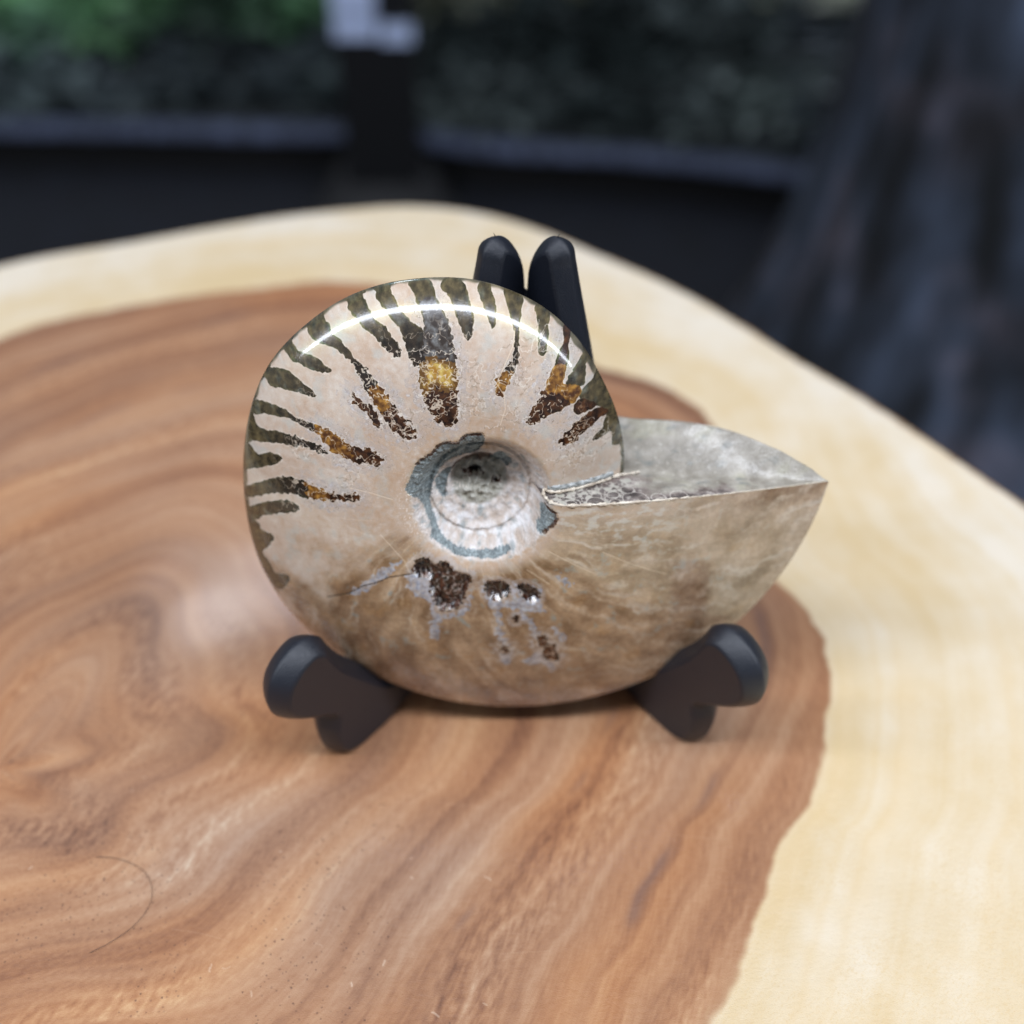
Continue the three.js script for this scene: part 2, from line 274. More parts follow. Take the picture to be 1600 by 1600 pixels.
function height(r, th) {                                   // how far the flank stands in front of the mid-plane
  const hm = halfThick(th), ru = innerR(th), R = outerR(th);
  if (r >= ru) {
    const s = clamp((r - ru) / (R - ru)), k = ss(120, 350, th);
    const e = 1 - ss(-4, 52, th), p = mix(mix(2.7, 1.35, k), 1.35, e), q = mix(mix(0.72, 1, k), 0.95, e);
    const edge = 1 - 0.05 * (1 - clamp(s / 0.07)) ** 2;
    return hm * Math.pow(Math.max(0, 1 - s ** p), q) * edge;
  }
  const w = r / ru, z1 = 3.7 - 0.9 * Math.cos((th - 40) * Math.PI / 180), top = mix(9.2 - 1.2 * Math.cos((th - 40) * Math.PI / 180), hm, ss(0.72, 0.98, w)) * 0.95;
  const z0 = mix(0.2, z1 - 0.4, ss(2.2, -2.4, r * Math.sin(th * Math.PI / 180)));
  let z = z0 + (z1 - z0) * ss(0.40, 0.46, w) + 0.7 * ss(0.47, 0.7, w);
  z += 0.85 * Math.exp(-(((w - 0.71) / 0.035) ** 2));
  return mix(z, top, Math.pow(ss(0.70, 1.02, w), 0.85));
}

// outlines seen on the shell, millimetres from the middle of the spiral:
// o olive, s slate, y yellow, a amber, b brown chamber; p pit; l lilac bloom; m grey stone; M, W, K, T lines
const MARKS = [
  ['o', [-40, 0.3, -39.6, 3.3, -38.6, 5.2, -37.6, 5.1, -36.4, 4.1, -34, 5.2, -32.1, 5, -32.9, 4, -35.7, 2.6, -39.1, 0.8]],
  ['o', [-39.3, 4.8, -38.3, 7.9, -37.2, 10.7, -36.3, 9.1, -34, 8.9, -32.5, 9.2, -30.7, 9, -28.4, 8.9, -26.6, 8.2, -24.9, 7.8, -23.8, 7, -24.9, 6.9, -26.7, 7.7, -28, 7.8, -29.6, 7.6, -31.4, 7.8, -32.9, 7.5, -35.6, 6.9, -37.5, 6.4]],
  ['o', [-37, 11.4, -36.1, 13, -35.3, 13.2, -32.8, 13.3, -30.9, 13, -29.1, 12.2, -26.4, 11.5, -25.6, 11.2, -25.6, 10.6, -27.8, 11.3, -29.6, 12.1, -31.9, 12.1, -34.8, 11.8, -36.4, 11.1]],
  ['a', [-25.6, 11.2, -23.4, 10.8, -21.3, 9.3, -20.3, 8.4, -20.2, 6.6, -20.8, 6.6, -22.7, 7.4, -23.7, 8.6, -24.8, 9.8, -25.8, 10.7]],
  ['b', [-20.3, 8.4, -19.2, 8.3, -17.1, 7.9, -15.8, 7.3, -15, 6.4, -15.9, 5.7, -17.4, 5.9, -20.2, 6.4]],
  ['o', [-33.7, 17.7, -33, 18.6, -30.3, 19, -28.6, 18.3, -27.5, 17.6, -26.2, 16.8, -25.6, 16.2, -27.6, 16.5, -29.8, 16.6, -32.2, 16.6, -33.6, 16.6]],
  ['o', [-30.2, 22, -28.9, 22.1, -26.6, 21.9, -24.8, 21.6, -24.1, 20.9, -23, 20.3, -24.3, 20.1, -26.6, 20.4, -28.6, 21, -29.8, 21.6]],
  ['o', [-26.5, 25.2, -25.3, 26.3, -24.4, 26.8, -23.1, 26.5, -23, 25.6, -21, 24.5, -19.7, 23.1, -18.7, 22.1, -17.4, 21, -16.2, 19.7, -15.4, 18.9, -16.7, 17.2, -17.5, 19, -18.9, 21.7, -20.4, 22.9, -21.7, 23.7, -23.4, 24, -25.3, 24.4]],
  ['a', [-16.5, 17.6, -15.4, 18.7, -14.2, 17.3, -13.4, 15.9, -14.5, 14.6, -15.7, 15.8]],
  ['b', [-14.5, 15.2, -13.4, 15.9, -12.2, 14.2, -10.8, 12.7, -9.8, 11.6, -9.6, 10.5, -10.7, 10, -12.3, 11.1, -13.3, 12.2, -14.5, 13.9]],
  ['o', [-19.9, 29.3, -18.8, 30.1, -17.5, 30.3, -16.6, 29.1, -15.5, 27.8, -13.8, 26.9, -12.8, 25.5, -11.7, 24, -12, 23.2, -13.4, 23.9, -14.4, 25, -16.1, 26.4, -17.6, 27.3, -18.7, 28.4]],
  ['o', [-15.4, 31.3, -13.5, 31.9, -12.6, 30.7, -11.8, 29.6, -9.7, 27.7, -7.8, 26.5, -7.4, 24.5, -7.4, 22.5, -9.1, 21.9, -10.1, 23.5, -10.7, 25.3, -11.5, 27.1, -12.6, 28.3, -13.9, 29.8]],
  ['b', [-19.3, 17.1, -17.8, 15.7, -16.6, 15.1, -15.6, 13.7, -15, 12.2, -15.8, 12.4, -16.8, 14.1, -18.1, 15.1, -18.9, 15.9]],
  ['o', [-10.2, 32.9, -7.6, 33.3, -6.7, 32.5, -6.3, 31.1, -8.5, 30.4, -9.4, 31.9]],
  ['s', [-8.5, 30.4, -6.3, 31.1, -5.2, 29.7, -4.3, 28.2, -3.7, 26, -3.2, 23.7, -3.1, 21.9, -5, 22.7, -6.9, 23.5, -7.4, 22.7, -7.8, 25.2, -7.6, 27.4, -8, 29.3]],
  ['y', [-8.1, 21.7, -6.9, 23.1, -5, 22.7, -3.1, 21.9, -3.2, 18.5, -4.5, 17.9, -5.7, 18.7, -7, 18.3, -7.8, 17.2, -8.3, 18.9]],
  ['b', [-7.8, 17.2, -7, 18.3, -5.7, 18.7, -4.5, 17.9, -3.2, 18.3, -2.8, 16.4, -2.7, 15.1, -3.3, 12.6, -4.2, 12.2, -5.2, 12.7, -6.4, 14, -7.6, 16.2]],
  ['o', [-5.1, 32.6, -4.3, 33.3, -2.2, 33.1, -1.4, 32, -0.9, 30.5, -0.3, 28.4, -0.5, 26.7, -0.9, 25.8, -1.7, 26.9, -2.3, 28.1, -3, 29.9, -3.8, 31.5]],
  ['o', [0.7, 32.5, 1.3, 32.8, 2.1, 32.5, 2.5, 31.4, 3.1, 30, 3.1, 27.9, 2.8, 27.3, 2, 29.2, 1.1, 31.1]],
  ['o', [4.8, 31.6, 7.3, 30.4, 7.1, 28.8, 6.8, 26.9, 6.6, 24.8, 6.7, 23.2, 6.1, 20.9, 5.7, 20.5, 5, 21.1, 6.1, 22.4, 6.4, 24.5, 6.5, 26.3, 5.9, 28.1, 5.3, 29.9]],
  ['a', [4.2, 20.4, 5.7, 20.5, 5, 18.9, 4.2, 17.5, 3.5, 17, 3.4, 17.5]],
  ['o', [9.6, 29.1, 11.6, 27.9, 11.4, 26.6, 11.3, 24.6, 10.9, 22.9, 10.3, 23, 10.2, 24.8, 10.2, 26.8, 9.9, 28.2]],
  ['b', [14.3, 25.6, 15.1, 25.1, 14.7, 23.5, 14.7, 22.2, 14.2, 20.5, 12.8, 20.8, 13.8, 23.1, 14.3, 24]],
  ['a', [12.8, 20.8, 14.2, 20.5, 13.8, 18.5, 14, 17.9, 16.4, 17.1, 16.7, 16.1, 15.4, 15, 13.6, 16.7, 11.5, 17.4, 12.1, 19.7]],
  ['b', [11.5, 17.7, 13.6, 16.7, 14.9, 15.1, 14.5, 14.8, 12.6, 14, 10.5, 13.1, 9, 12.1, 8.5, 12.5, 9, 13.8, 10.3, 16.1]],
  ['o', [17.3, 21, 17.5, 19.9, 17.2, 17.3, 16.2, 17.4, 14.7, 18.1, 15.5, 19.3]],
  ['o', [19.9, 18.1, 21.5, 16, 22.7, 12.5, 23.9, 8.7, 25.1, 5.5, 23.5, 5.3, 22.8, 5.5, 22.5, 7.9, 21, 9.2, 21.5, 11.5, 19.8, 13.4, 18.4, 14.3, 17.1, 15, 17.1, 16, 17.8, 16.7, 18.9, 17.2]],
  ['b', [15.8, 14.1, 16.7, 14.9, 18.2, 14.2, 19.4, 13.4, 18.2, 13.2, 16.5, 13]],
  ['b', [13.5, 8.6, 14.1, 9.6, 15.4, 10.7, 16.9, 11.7, 18.7, 12.6, 20.1, 12.5, 21.5, 11.5, 20.1, 11.3, 18.7, 10.5, 17.4, 9.8, 15.9, 8.8, 14.4, 8.2]],
  ['o', [19.2, 7.9, 20.1, 8.7, 21.3, 9.3, 22.2, 8.4, 21.3, 8.2, 20.2, 8]],
  ['o', [-39.9, -3.5, -38.3, -2.1, -34.7, 0.2, -32.4, 1.3, -30.3, 1.7, -28, 1.3, -27.4, 0.7, -27.7, -1.1, -30.3, -0.9, -32.6, -1.3, -34.9, -2, -40, -4.6]],
  ['a', [-28, 1.3, -25.8, 0.5, -24.3, -0.1, -24.1, -1, -26.4, -1, -27.7, -1.1, -27.6, 0.4]],
  ['b', [-24.3, -0.1, -22.7, -0.3, -20.5, 0, -19.2, 0.1, -19, -0.5, -20.6, -0.9, -22.8, -1, -24.1, -1]],
  ['o', [-39.4, -7.1, -36.7, -4.9, -33.8, -3.4, -30.9, -2.8, -29.5, -3.5, -30.3, -4.1, -33, -5.1, -35.6, -6.3, -39, -8]],
  ['o', [-40.4, -5.3, -39.1, -6.8, -39, -8.3, -37.8, -9, -37.4, -10.2, -35.1, -10.6, -36.4, -13.1, -37.8, -15.2, -36.7, -16.7, -35.7, -19, -33.1, -18.5, -34.6, -22, -36.1, -22.9, -37.7, -19.5, -39.6, -13.8, -40.5, -9.2]],
  ['p', [-10.8, -13.3, -9.8, -11.5, -8.2, -11.2, -7.6, -12.3, -5.2, -11.9, -4.1, -13.2, -2.3, -14.2, -1.2, -14.4, -1.3, -16.1, -2.2, -18.3, -2.7, -20.4, -4.3, -21.6, -6.4, -22, -7.4, -19.7, -8.1, -16.9, -8.1, -15, -10.3, -14.8]],
  ['p', [1.4, -15.7, 2.7, -15.4, 4.7, -15.7, 5.6, -16.8, 5, -18.5, 3.2, -19.4, 2, -18.8, 1.4, -17.4]],
  ['p', [6.5, -16.5, 7.8, -16, 9.9, -17.2, 10.4, -19.3, 9.4, -20.3, 8.1, -19.5, 7.2, -18]],
  ['p', [6.2, -23.6, 6.8, -23, 7, -23.6, 6.5, -24.7, 6.2, -24.4]],
  ['b', [10.3, -28.6, 11.4, -28.5, 12.1, -30.1, 11.9, -31.1, 11, -30.9]],
  ['b', [11.7, -31.5, 13.1, -30.9, 13.8, -33.1, 13.9, -35.3, 12.7, -35.2, 11.5, -33.6]],
  ['b', [4, -31, 4.9, -30.7, 5.3, -32.5, 4.2, -32.8]],
  ['l', [-11.5, -14.6, -8.1, -15, -7.4, -19.7, -7.1, -23, -5.2, -22.9, -2.5, -21.6, -1.3, -18.6, -1.6, -21.5, -3.4, -23.4, -6.2, -24.2, -7.3, -28.5, -8, -29.2, -8, -23.6, -8.5, -20.1, -10.8, -19, -11.6, -17.1]],
  ['l', [1.2, -15.5, 2.5, -19.1, 4.3, -19.7, 6.5, -19.2, 6.7, -16, 10.3, -17, 10.8, -20.3, 11.3, -22.1, 10.1, -22.4, 6.7, -21.6, 4.3, -21.2, 2.5, -21.5, 1.4, -19.4]],
  ['l', [7, -21.6, 8.6, -23.5, 10.2, -26.9, 11.2, -29, 10.2, -29.2, 8.8, -26.1, 7.4, -23.5]],
  ['l', [2.9, -21.8, 4, -23.4, 4, -26.6, 5.2, -30, 5.4, -35.5, 4.2, -35.8, 3.8, -31.7, 3.3, -26.6]],
  ['l', [8, -35.2, 10.8, -32.5, 12.2, -34, 13.4, -36.4, 13.5, -38.4, 11.3, -35.8, 8.9, -36]],
  ['l', [13.2, -26.1, 14.4, -27.2, 15.1, -30, 14.5, -30.3, 13.5, -28.2]],
  ['l', [12.9, -14, 14.3, -14.9, 16.3, -16.8, 15, -16.7, 13.2, -15.1]],
  ['l', [-22.6, -20, -19.4, -17.1, -16.9, -14.6, -13.7, -12.2, -12.5, -11.7, -13.8, -13.8, -17.1, -16.9, -20.2, -19.3]],
  ['m', [-9.5, 5.6, -8.9, 6.2, -7, 7.4, -6, 8.7, -4.6, 9.3, -3.1, 8.9, -1.4, 10.5, 1.1, 10.5, 1, 6.7, -0.1, 4.8, -1.7, 4.7, -4.2, 4, -5.4, 3.3, -6.8, 1.4, -7.6, -0.5, -7.9, -2.9, -7.2, -5.2, -6.7, -6.8, -5.5, -8.5, -4.3, -9.4, -2.7, -10.2, -0.3, -10.7, 2.5, -10.5, 5.3, -9.7, 5.5, -9.9, 3.7, -11, 1.7, -11.4, -1.1, -11.2, -3.5, -10.7, -5.1, -9.6, -6.7, -8.5, -7.6, -7.6, -7.5, -6.4, -8.2, -4.8, -9.3, -1.7, -11.4, 1.2, -10.8, 2.7]],
  ['m', [10.6, -2.3, 11.4, -1.2, 12.9, -2, 13.1, -3.3, 12.4, -4.5, 10.8, -5.9, 9.9, -6, 9.9, -5.2, 10.6, -3.8]],
  ['m', [2.1, 2.7, 3.7, 4.8, 5.7, 3, 5.1, 2.2, 2.9, 2]],
  ['m', [-6.9, 0.4, -5.5, 1.9, -4.3, 2.3, -5.1, 0, -5.6, -2.9, -6.5, -1.5]],
  ['M', [-9.5, 5.6, -8.9, 6.2, -7, 7.4, -6, 8.7, -4.6, 9.3, -3.1, 8.9, -1.4, 10.5, 1.1, 10.5]],
  ['M', [11, -5.8, 12.4, -4.5, 13.1, -3.3, 12.9, -2, 11.4, -1.2]],
  ['W', [-7.3, -4.4, -6.6, -5.9, -4.4, -7.7, -1.6, -8.9, 1.4, -9.3, 4.1, -8.7, 6.1, -7.9, 8.5, -5.6]],
  ['K', [-26.1, -21.3, -22.1, -19.7, -19.4, -17.6, -17.1, -16.7, -15, -15.4, -10.9, -14.3]],
  ['T', [6.3, 26.8, 6.1, 24.7, 3.4, 19, 4.6, 17.1, 4.8, 14.9, 4, 12.2]],
  ['T', [-15.9, -7, -13.4, -10.2, -12.1, -11.9, -11.3, -14.2]],
  ['T', [11.9, -9.2, 15.3, -11.6, 17.6, -13.2, 19.8, -14.6]],
  ['T', [8.3, -12.9, 9.8, -14.1, 12.1, -16.2]],
  ['T', [21, -10.2, 25.1, -12.8, 29.3, -15.1, 32.2, -16.5]],
  ['T', [-20.4, 1.3, -17.4, 0.7, -13.6, -0.5]],
  ['h', [-2.8, 0.4, -1.6, 0.8, -0.4, 0.8, 1.1, 0.2, 0.9, -0.1, -0.8, 0.2, -1.8, 0.2]],
  ['h', [2.4, -0.9, 3.3, -0.6, 4, -1, 3.1, -1.3]],
];
const polys = MARKS.map(([k, a]) => ({ k, p: Array.from({ length: a.length / 2 }, (_, i) => [a[2 * i], a[2 * i + 1]]) }));
for (const { k, p } of polys.slice()) {                     // olive chambers run out to the rim
  if (k !== 'o') continue;
  const q = p.map(([x, y]) => { let th = Math.atan2(y, x) * 180 / Math.PI; if (th < TH0) th += 360; return { th, r: Math.hypot(x, y), s: Math.hypot(x, y) / outerR(th) }; });
  const top = Math.max(...q.map((v) => v.s)); if (top < 0.9 || top > 0.985) continue;
  const near = q.filter((v) => v.s > top - 0.05); let a0 = Math.min(...near.map((v) => v.th)), a1 = Math.max(...near.map((v) => v.th)); if (a1 - a0 > 40) continue;
  if (a1 - a0 < 3) { const m = (a0 + a1) / 2; a0 = m - 1.5; a1 = m + 1.5; }
  const pt = (th, f) => { const a = th * Math.PI / 180, r = outerR(th) * f; return [Math.cos(a) * r, Math.sin(a) * r]; };
  polys.push({ k: 'O', p: [pt(a0 + 0.3, top - 0.05), pt(a0, (top + 1) / 2), pt(a0 - 1.6, 1.0), pt((a0 + a1) / 2, 1.01), pt(a1 + 1.6, 1.0), pt(a1, (top + 1) / 2), pt(a1 - 0.3, top - 0.05)] });
}
const TS = 2048, TX = -45, TY = -58, TW = 110;               // the square that the shell texture covers
const layer = (draw) => {
  const c = document.createElement('canvas'); c.width = c.height = TS; const g = c.getContext('2d');
  g.fillStyle = '#000'; g.fillRect(0, 0, TS, TS); g.globalCompositeOperation = 'lighter'; g.lineJoin = g.lineCap = 'round';
  g.setTransform(TS / TW, 0, 0, TS / TW, -TX * TS / TW, -TY * TS / TW); draw(g);
  const d = g.getImageData(0, 0, TS, TS).data;
  return (x, y, ch) => { const u = clamp((x - TX) / TW * TS - 0.5, 0, TS - 2), v = clamp((y - TY) / TW * TS - 0.5, 0, TS - 2), i = Math.floor(u), j = Math.floor(v), a = u - i, b = v - j, k = (j * TS + i) * 4 + ch; return (mix(mix(d[k], d[k + 4], a), mix(d[k + TS * 4], d[k + TS * 4 + 4], a), b)) / 255; };
};
const path = (g, p, close) => { if (close) p = closed(p, p.length * 6); g.beginPath(); g.moveTo(...p[0]); for (let i = 1; i < p.length; i++) g.lineTo(...p[i]); if (close) g.closePath(); };
const paint = (g, kinds, color, width) => { for (const { k, p } of polys) if (kinds.includes(k)) { path(g, p, !'MWKT'.includes(k)); if (width) { g.strokeStyle = color; g.lineWidth = width; g.stroke(); } else { g.fillStyle = color; g.fill(); g.strokeStyle = color; g.lineWidth = 'oasyb'.includes(k) ? 0.45 : 0.1; g.stroke(); } } };
const L1 = layer((g) => { paint(g, 'oO', '#f00'); paint(g, 'ay', '#0f0'); paint(g, 'b', '#00f'); });
const L2 = layer((g) => { paint(g, 's', '#f00'); paint(g, 'y', '#0f0'); paint(g, 'ph', '#00f'); });
const L3 = layer((g) => { paint(g, 'm', '#f00'); g.filter = 'none'; paint(g, 'l', '#0f0'); paint(g, 'oasyb', '#00f', 0.85); });
const L4 = layer((g) => { paint(g, 'M', '#f00', 0.55); paint(g, 'W', '#0f0', 0.4); paint(g, 'K', '#00f', 0.22); });
const L5 = layer((g) => {
  paint(g, 'T', '#f00', 0.16);
  g.strokeStyle = '#f00';
  for (let i = 0; i < 60; i++) { const a = rr(3.7, 5.4), r0 = rr(12, 15.5), r1 = r0 + rr(0.4, 2.4); g.lineWidth = rr(0.05, 0.11); g.globalAlpha = rr(0.3, 0.9); g.beginPath(); g.moveTo(Math.cos(a) * r0, Math.sin(a) * r0); g.lineTo(Math.cos(a + 0.02) * r1, Math.sin(a + 0.02) * r1); g.stroke(); }
  for (let i = 0; i < 55; i++) { const x = rr(-32, 40), y = rr(-30, 16), a = rr(-0.6, 0.4), l = rr(0.8, 7); g.lineWidth = rr(0.04, 0.09); g.globalAlpha = rr(0.3, 0.7); g.beginPath(); g.moveTo(x, y); g.lineTo(x + Math.cos(a) * l, y + Math.sin(a) * l); g.stroke(); }
  g.globalAlpha = 1; g.strokeStyle = '#0f0'; g.lineWidth = 0.14;
  for (const [cx, cy, n, s] of [[1, 21, 14, 3.2], [6, 20, 12, 2.6], [-1, 15.5, 14, 2.4], [19, 7, 16, 3.4], [5.5, 13, 8, 2], [-12, 13, 10, 2.2], [-21, 4, 8, 2.2], [-7, 21, 12, 2.4], [10, 24, 8, 1.6], [15.5, 5.5, 10, 2.4], [-28, 7, 8, 2]])
    for (let i = 0; i < n; i++) { let x = cx + rr(-s, s), y = cy + rr(-s, s), a = rr(0, 6.28); g.beginPath(); g.moveTo(x, y); const q = [[x, y]]; for (let k = 0; k < 10; k++) { a += rr(-1.5, 1.5); x += Math.cos(a) * 0.32; y += Math.sin(a) * 0.32; q.push([x, y]); } const o = closed(q.concat(q.slice(1, -1).reverse()), 80); path(g, o.slice(0, 40)); g.stroke(); }
});
const L6 = layer((g) => { paint(g, 'asyb', '#700', 4.2); paint(g, 'asyb', '#700', 2.0); paint(g, 'p', '#070', 2.4); });
const roughPix = new Uint8Array(1024 * 1024 * 4), bumpPix = new Uint8Array(1024 * 1024 * 4);
const shellTex = dataTex(TS, TS, (px, py) => {
  const x = TX + (px + 0.5) / TS * TW, y = TY + (py + 0.5) / TS * TW, r = Math.hypot(x, y);
  let th = Math.atan2(y, x) * 180 / Math.PI; if (th < TH0) th += 360;
  const R = outerR(th), s = r / R, ru = innerR(th), rad = th * Math.PI / 180;
  if (r > R + 2) return [150, 130, 110];
  // ragged, suture-like edges away from the rim
  const wr = mix(0.78, 0.2, ss(0.62, 0.92, s)), n1 = noise(x * 1.25, y * 1.25), n2 = noise(x * 1.25 + 31, y * 1.25 + 7), n3 = noise(x * 3.1, y * 3.1), n4 = noise(x * 3.1 + 11, y * 3.1);
  const wx = x + (n1 * 0.75 + n3 * 0.26) * wr, wy = y + (n2 * 0.75 + n4 * 0.26) * wr;
  const fine = noise(x * 6, y * 6), mid = fbm(x * 0.9, y * 0.9, 4), big = fbm(x * 0.16 + 3, y * 0.16, 4);
  const lower = ss(200, 222, th + big * 26) * ss(ru + 0.5, ru + 3.5, r) * (1 - 0.5 * ss(335, 356, th) * ss(0.9, 0.3, s));
  // mother of pearl
  const gl = rad * 5.2 - Math.pow(s, 2.2) * 2.1 + big * 0.5;             // growth lines sweep back towards the rim
  let c = pale3([210, 196, 181], [188, 161, 139], clamp(0.5 + mid * 0.7 + big * 0.7));
  c = pale3(c, [188, 186, 178], ss(0.05, 0.4, fbm(x * 0.30 + 20, y * 0.30, 4)) * 0.6);
  c = pale3(c, [186, 154, 124], ss(0.6, 0.35, s) * (1 - lower) * 0.5 * clamp(0.7 + mid));
  if (lower > 0) {
    const g1 = fbm(gl * 1.7, r * 0.09 + 7, 4), g2 = fbm(gl * 3.6 + 4, r * 0.11, 4), blot = fbm(x * 0.17 + 8, y * 0.17, 4);
    let q = pale3([126, 96, 70], [190, 160, 128], clamp(0.5 + g1 * 0.9 + blot * 0.9));
    q = pale3(q, [208, 194, 176], ss(0.02, 0.5, g2 * 0.95 + g1 * 0.45 + mid * 0.15) * 0.85 * mix(0.65, 1, ss(300, 350, th)));
    q = pale3(q, [170, 126, 78], ss(0.1, 0.5, fbm(x * 0.2 + 60, y * 0.2, 4)) * 0.4);
    q = pale3(q, [138, 142, 138], ss(0.16, 0.46, fbm(gl * 1.6 + 90, r * 0.22 + 5, 4) * 0.7 + mid * 0.45) * 0.8 * ss(0.98, 0.7, s));
    q = pale3(q, [200, 180, 164], ss(305, 345, th) * 0.5 * clamp(0.8 + blot));
    q = q.map((v) => v * (1 + mid * 0.12 + fine * 0.04));
    c = pale3(c, q, lower);
  }
  c = c.map((v) => v * (1 + fine * 0.035));
  let rough = 70, hgt = 128 + mid * 12 + fine * 5;
  // grey patch under the aperture lip, white bloom
  const bloom = ss(0.0, 0.3, fbm(x * 0.45 + 2, y * 0.8, 4)) * ss(332, 345, th) * ss(40, 28, r) * ss(ru, ru + 2, r); c = pale3(c, [206, 200, 190], bloom * 0.7);
  const lil = L3(x + mid * 1.6, y + n2 * 0.7, 1); if (lil > 0) c = pale3(c, pale3([126, 134, 152], [200, 204, 214], clamp(0.55 + mid * 1.1 + n3 * 0.25)), lil * clamp(0.75 + n1 * 0.4));
  const hal = L6(x + n1 * 1.1, y + n2 * 1.1, 0); if (hal > 0) c = pale3(c, pale3([150, 140, 138], [206, 200, 198], clamp(0.5 + mid * 1.2 + n3 * 0.3)), hal * clamp(0.55 + n1 * 0.5 + mid * 0.8));
  if (hal > 0) { const sl1 = Math.abs(noise(x * 0.95 + noise(x * 2.2, y * 2.2 + 9) * 0.4, y * 0.95 + noise(x * 2.2 + 40, y * 2.2) * 0.4)); c = pale3(c, [128, 108, 92], ss(0.09, 0.03, sl1) * hal * 0.75 * clamp(0.7 + n2)); c = pale3(c, [232, 222, 208], ss(0.13, 0.09, sl1) * ss(0.05, 0.08, sl1) * hal * 0.8); }
  const pale = L6(x + n3 * 0.5, y + n4 * 0.5, 1); if (pale > 0) c = pale3(c, [192, 192, 200], pale * clamp(0.8 + mid));
  // chambers
  const o = L1(wx, wy, 0), am = L1(wx, wy, 1), br = L1(wx, wy, 2), sl = L2(wx, wy, 0), ye = L2(wx, wy, 1);
  let rim = th < 214 ? ss(-0.004, 0.006, s - mix(0.974, 0.992, ss(45, 75, th) * ss(175, 150, th)) + noise(rad * 16, 1) * 0.008) * ss(216, 204, th) : 0;
  const ed = L3(wx + n3 * 0.06, wy + n4 * 0.06, 2) * mix(1, 0.55, ss(0.7, 0.9, s)) * clamp(0.6 + n1 * 0.6); c = pale3(c, [228, 216, 200], clamp(ed * 0.9));
  const dk = clamp(o + am + br + sl + ye);
  if (rim > 0) c = pale3(c, pale3([58, 53, 40], [112, 102, 78], clamp(0.5 + noise(rad * 14, s * 12))), rim * 0.9);
  if (o > 0) { let q = pale3(pale3([40, 31, 24], [80, 70, 48], ss(0.7, 0.97, s)), [92, 98, 92], ss(0.05, 0.5, fbm(x * 0.4 + 5, y * 0.4, 3)) * 0.55); q = q.map((v) => v * (1 + mid * 0.8 + fine * 0.08)); c = pale3(c, q, o); }
  if (sl > 0) c = pale3(c, pale3([54, 45, 39], [122, 122, 120], clamp(0.3 + mid * 1.5 + n1 * 0.25)), sl);
  if (br > 0) c = pale3(c, pale3([34, 18, 10], [98, 60, 32], clamp(0.4 + mid * 1.2 + n1 * 0.3)), br);
  if (am > 0) c = pale3(c, pale3([74, 42, 18], [172, 124, 54], clamp(0.42 + mid * 1.4 + n1 * 0.35)), am);
  if (ye > 0) { const core = Math.min(L2(wx + 1.1, wy, 1), L2(wx - 1.1, wy, 1), L2(wx, wy + 1.3, 1), L2(wx, wy - 1.3, 1)) * 0.5 + 0.5 * Math.min(L2(wx + 0.6, wy + 0.5, 1), L2(wx - 0.6, wy + 0.5, 1), L2(wx, wy - 0.7, 1)); c = pale3(c, pale3([92, 62, 30], pale3([160, 112, 40], [216, 192, 112], clamp(0.45 + mid * 1.0 + n1 * 0.4)), clamp(core * 0.85 + 0.12 + n3 * 0.12)), ye); }
  // white suture lines: at the edges of chambers and winding through them
  const iso = dk * ss(0.075, 0.02, Math.abs(noise(x * 0.42 + noise(x * 1.5, y * 1.5 + 50) * 0.34, y * 0.42 + noise(x * 1.5 + 60, y * 1.5) * 0.34))) * ss(0.92, 0.7, s) * 0.85;
  c = pale3(c, [224, 208, 186], clamp(iso));
  const squig = L5(x + n3 * 0.12, y + n4 * 0.12, 1) * 0.6; c = pale3(c, n1 > -0.1 ? [230, 220, 206] : [150, 132, 114], squig);
  // umbilicus
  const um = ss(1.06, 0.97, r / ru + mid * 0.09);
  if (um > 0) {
    let q = pale3([184, 167, 152], [218, 214, 212], clamp(0.55 + mid * 1.0 + fbm(x * 0.4 + 70, y * 0.4, 3)));
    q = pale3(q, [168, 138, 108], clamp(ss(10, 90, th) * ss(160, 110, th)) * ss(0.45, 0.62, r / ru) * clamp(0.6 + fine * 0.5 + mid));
    q = pale3(q, [138, 146, 146], ss(0.05, 0.45, fbm(x * 0.6 + 33, y * 0.6, 4) + fine * 0.08) * 0.7);
    q = pale3(q, pale3([136, 130, 114], [200, 198, 188], clamp(0.55 + mid * 1.0 + fine * 0.15)), ss(0.43, 0.36, r / ru)); q = pale3(q, [84, 66, 55], ss(0.51, 0.47, r / ru) * ss(1.9, 2.5, y + mid * 0.6) * clamp(0.85 + fine * 0.3));  // shade under the hole's overhang is put into the brown upper wall
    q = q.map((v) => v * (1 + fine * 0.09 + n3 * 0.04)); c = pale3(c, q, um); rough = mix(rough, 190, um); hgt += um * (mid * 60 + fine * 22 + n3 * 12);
  }
  const halo = ss(0.2, 0.5, noise(x * 2.6, y * 2.6) * 0.7 + fine * 0.4 + mid * 0.4) * ss(3.6, 0.4, r - ru) * ss(140, 170, th) * ss(235, 205, th); c = pale3(c, [236, 226, 214], halo * 0.85);
  const m = L3(x + n3 * 0.18, y + n4 * 0.18, 0); if (m > 0) { c = pale3(c, pale3([70, 78, 80], [166, 178, 178], clamp(0.5 + fine * 0.42 + n3 * 0.3 + mid * 0.5)), m * 0.93); rough = mix(rough, 215, m); hgt = mix(hgt, 96 + fine * 40 + n3 * 24, m); }
  const mo = L4(x + n3 * 0.22, y + n4 * 0.22, 0); c = pale3(c, [66, 40, 28], mo * clamp(0.8 + n1)); hgt -= mo * 20;
  const wh = L4(x + n3 * 0.2, y + n4 * 0.2, 1); c = pale3(c, [222, 220, 218], wh * clamp(0.55 + n1 * 0.6 + mid)); hgt += wh * 26;
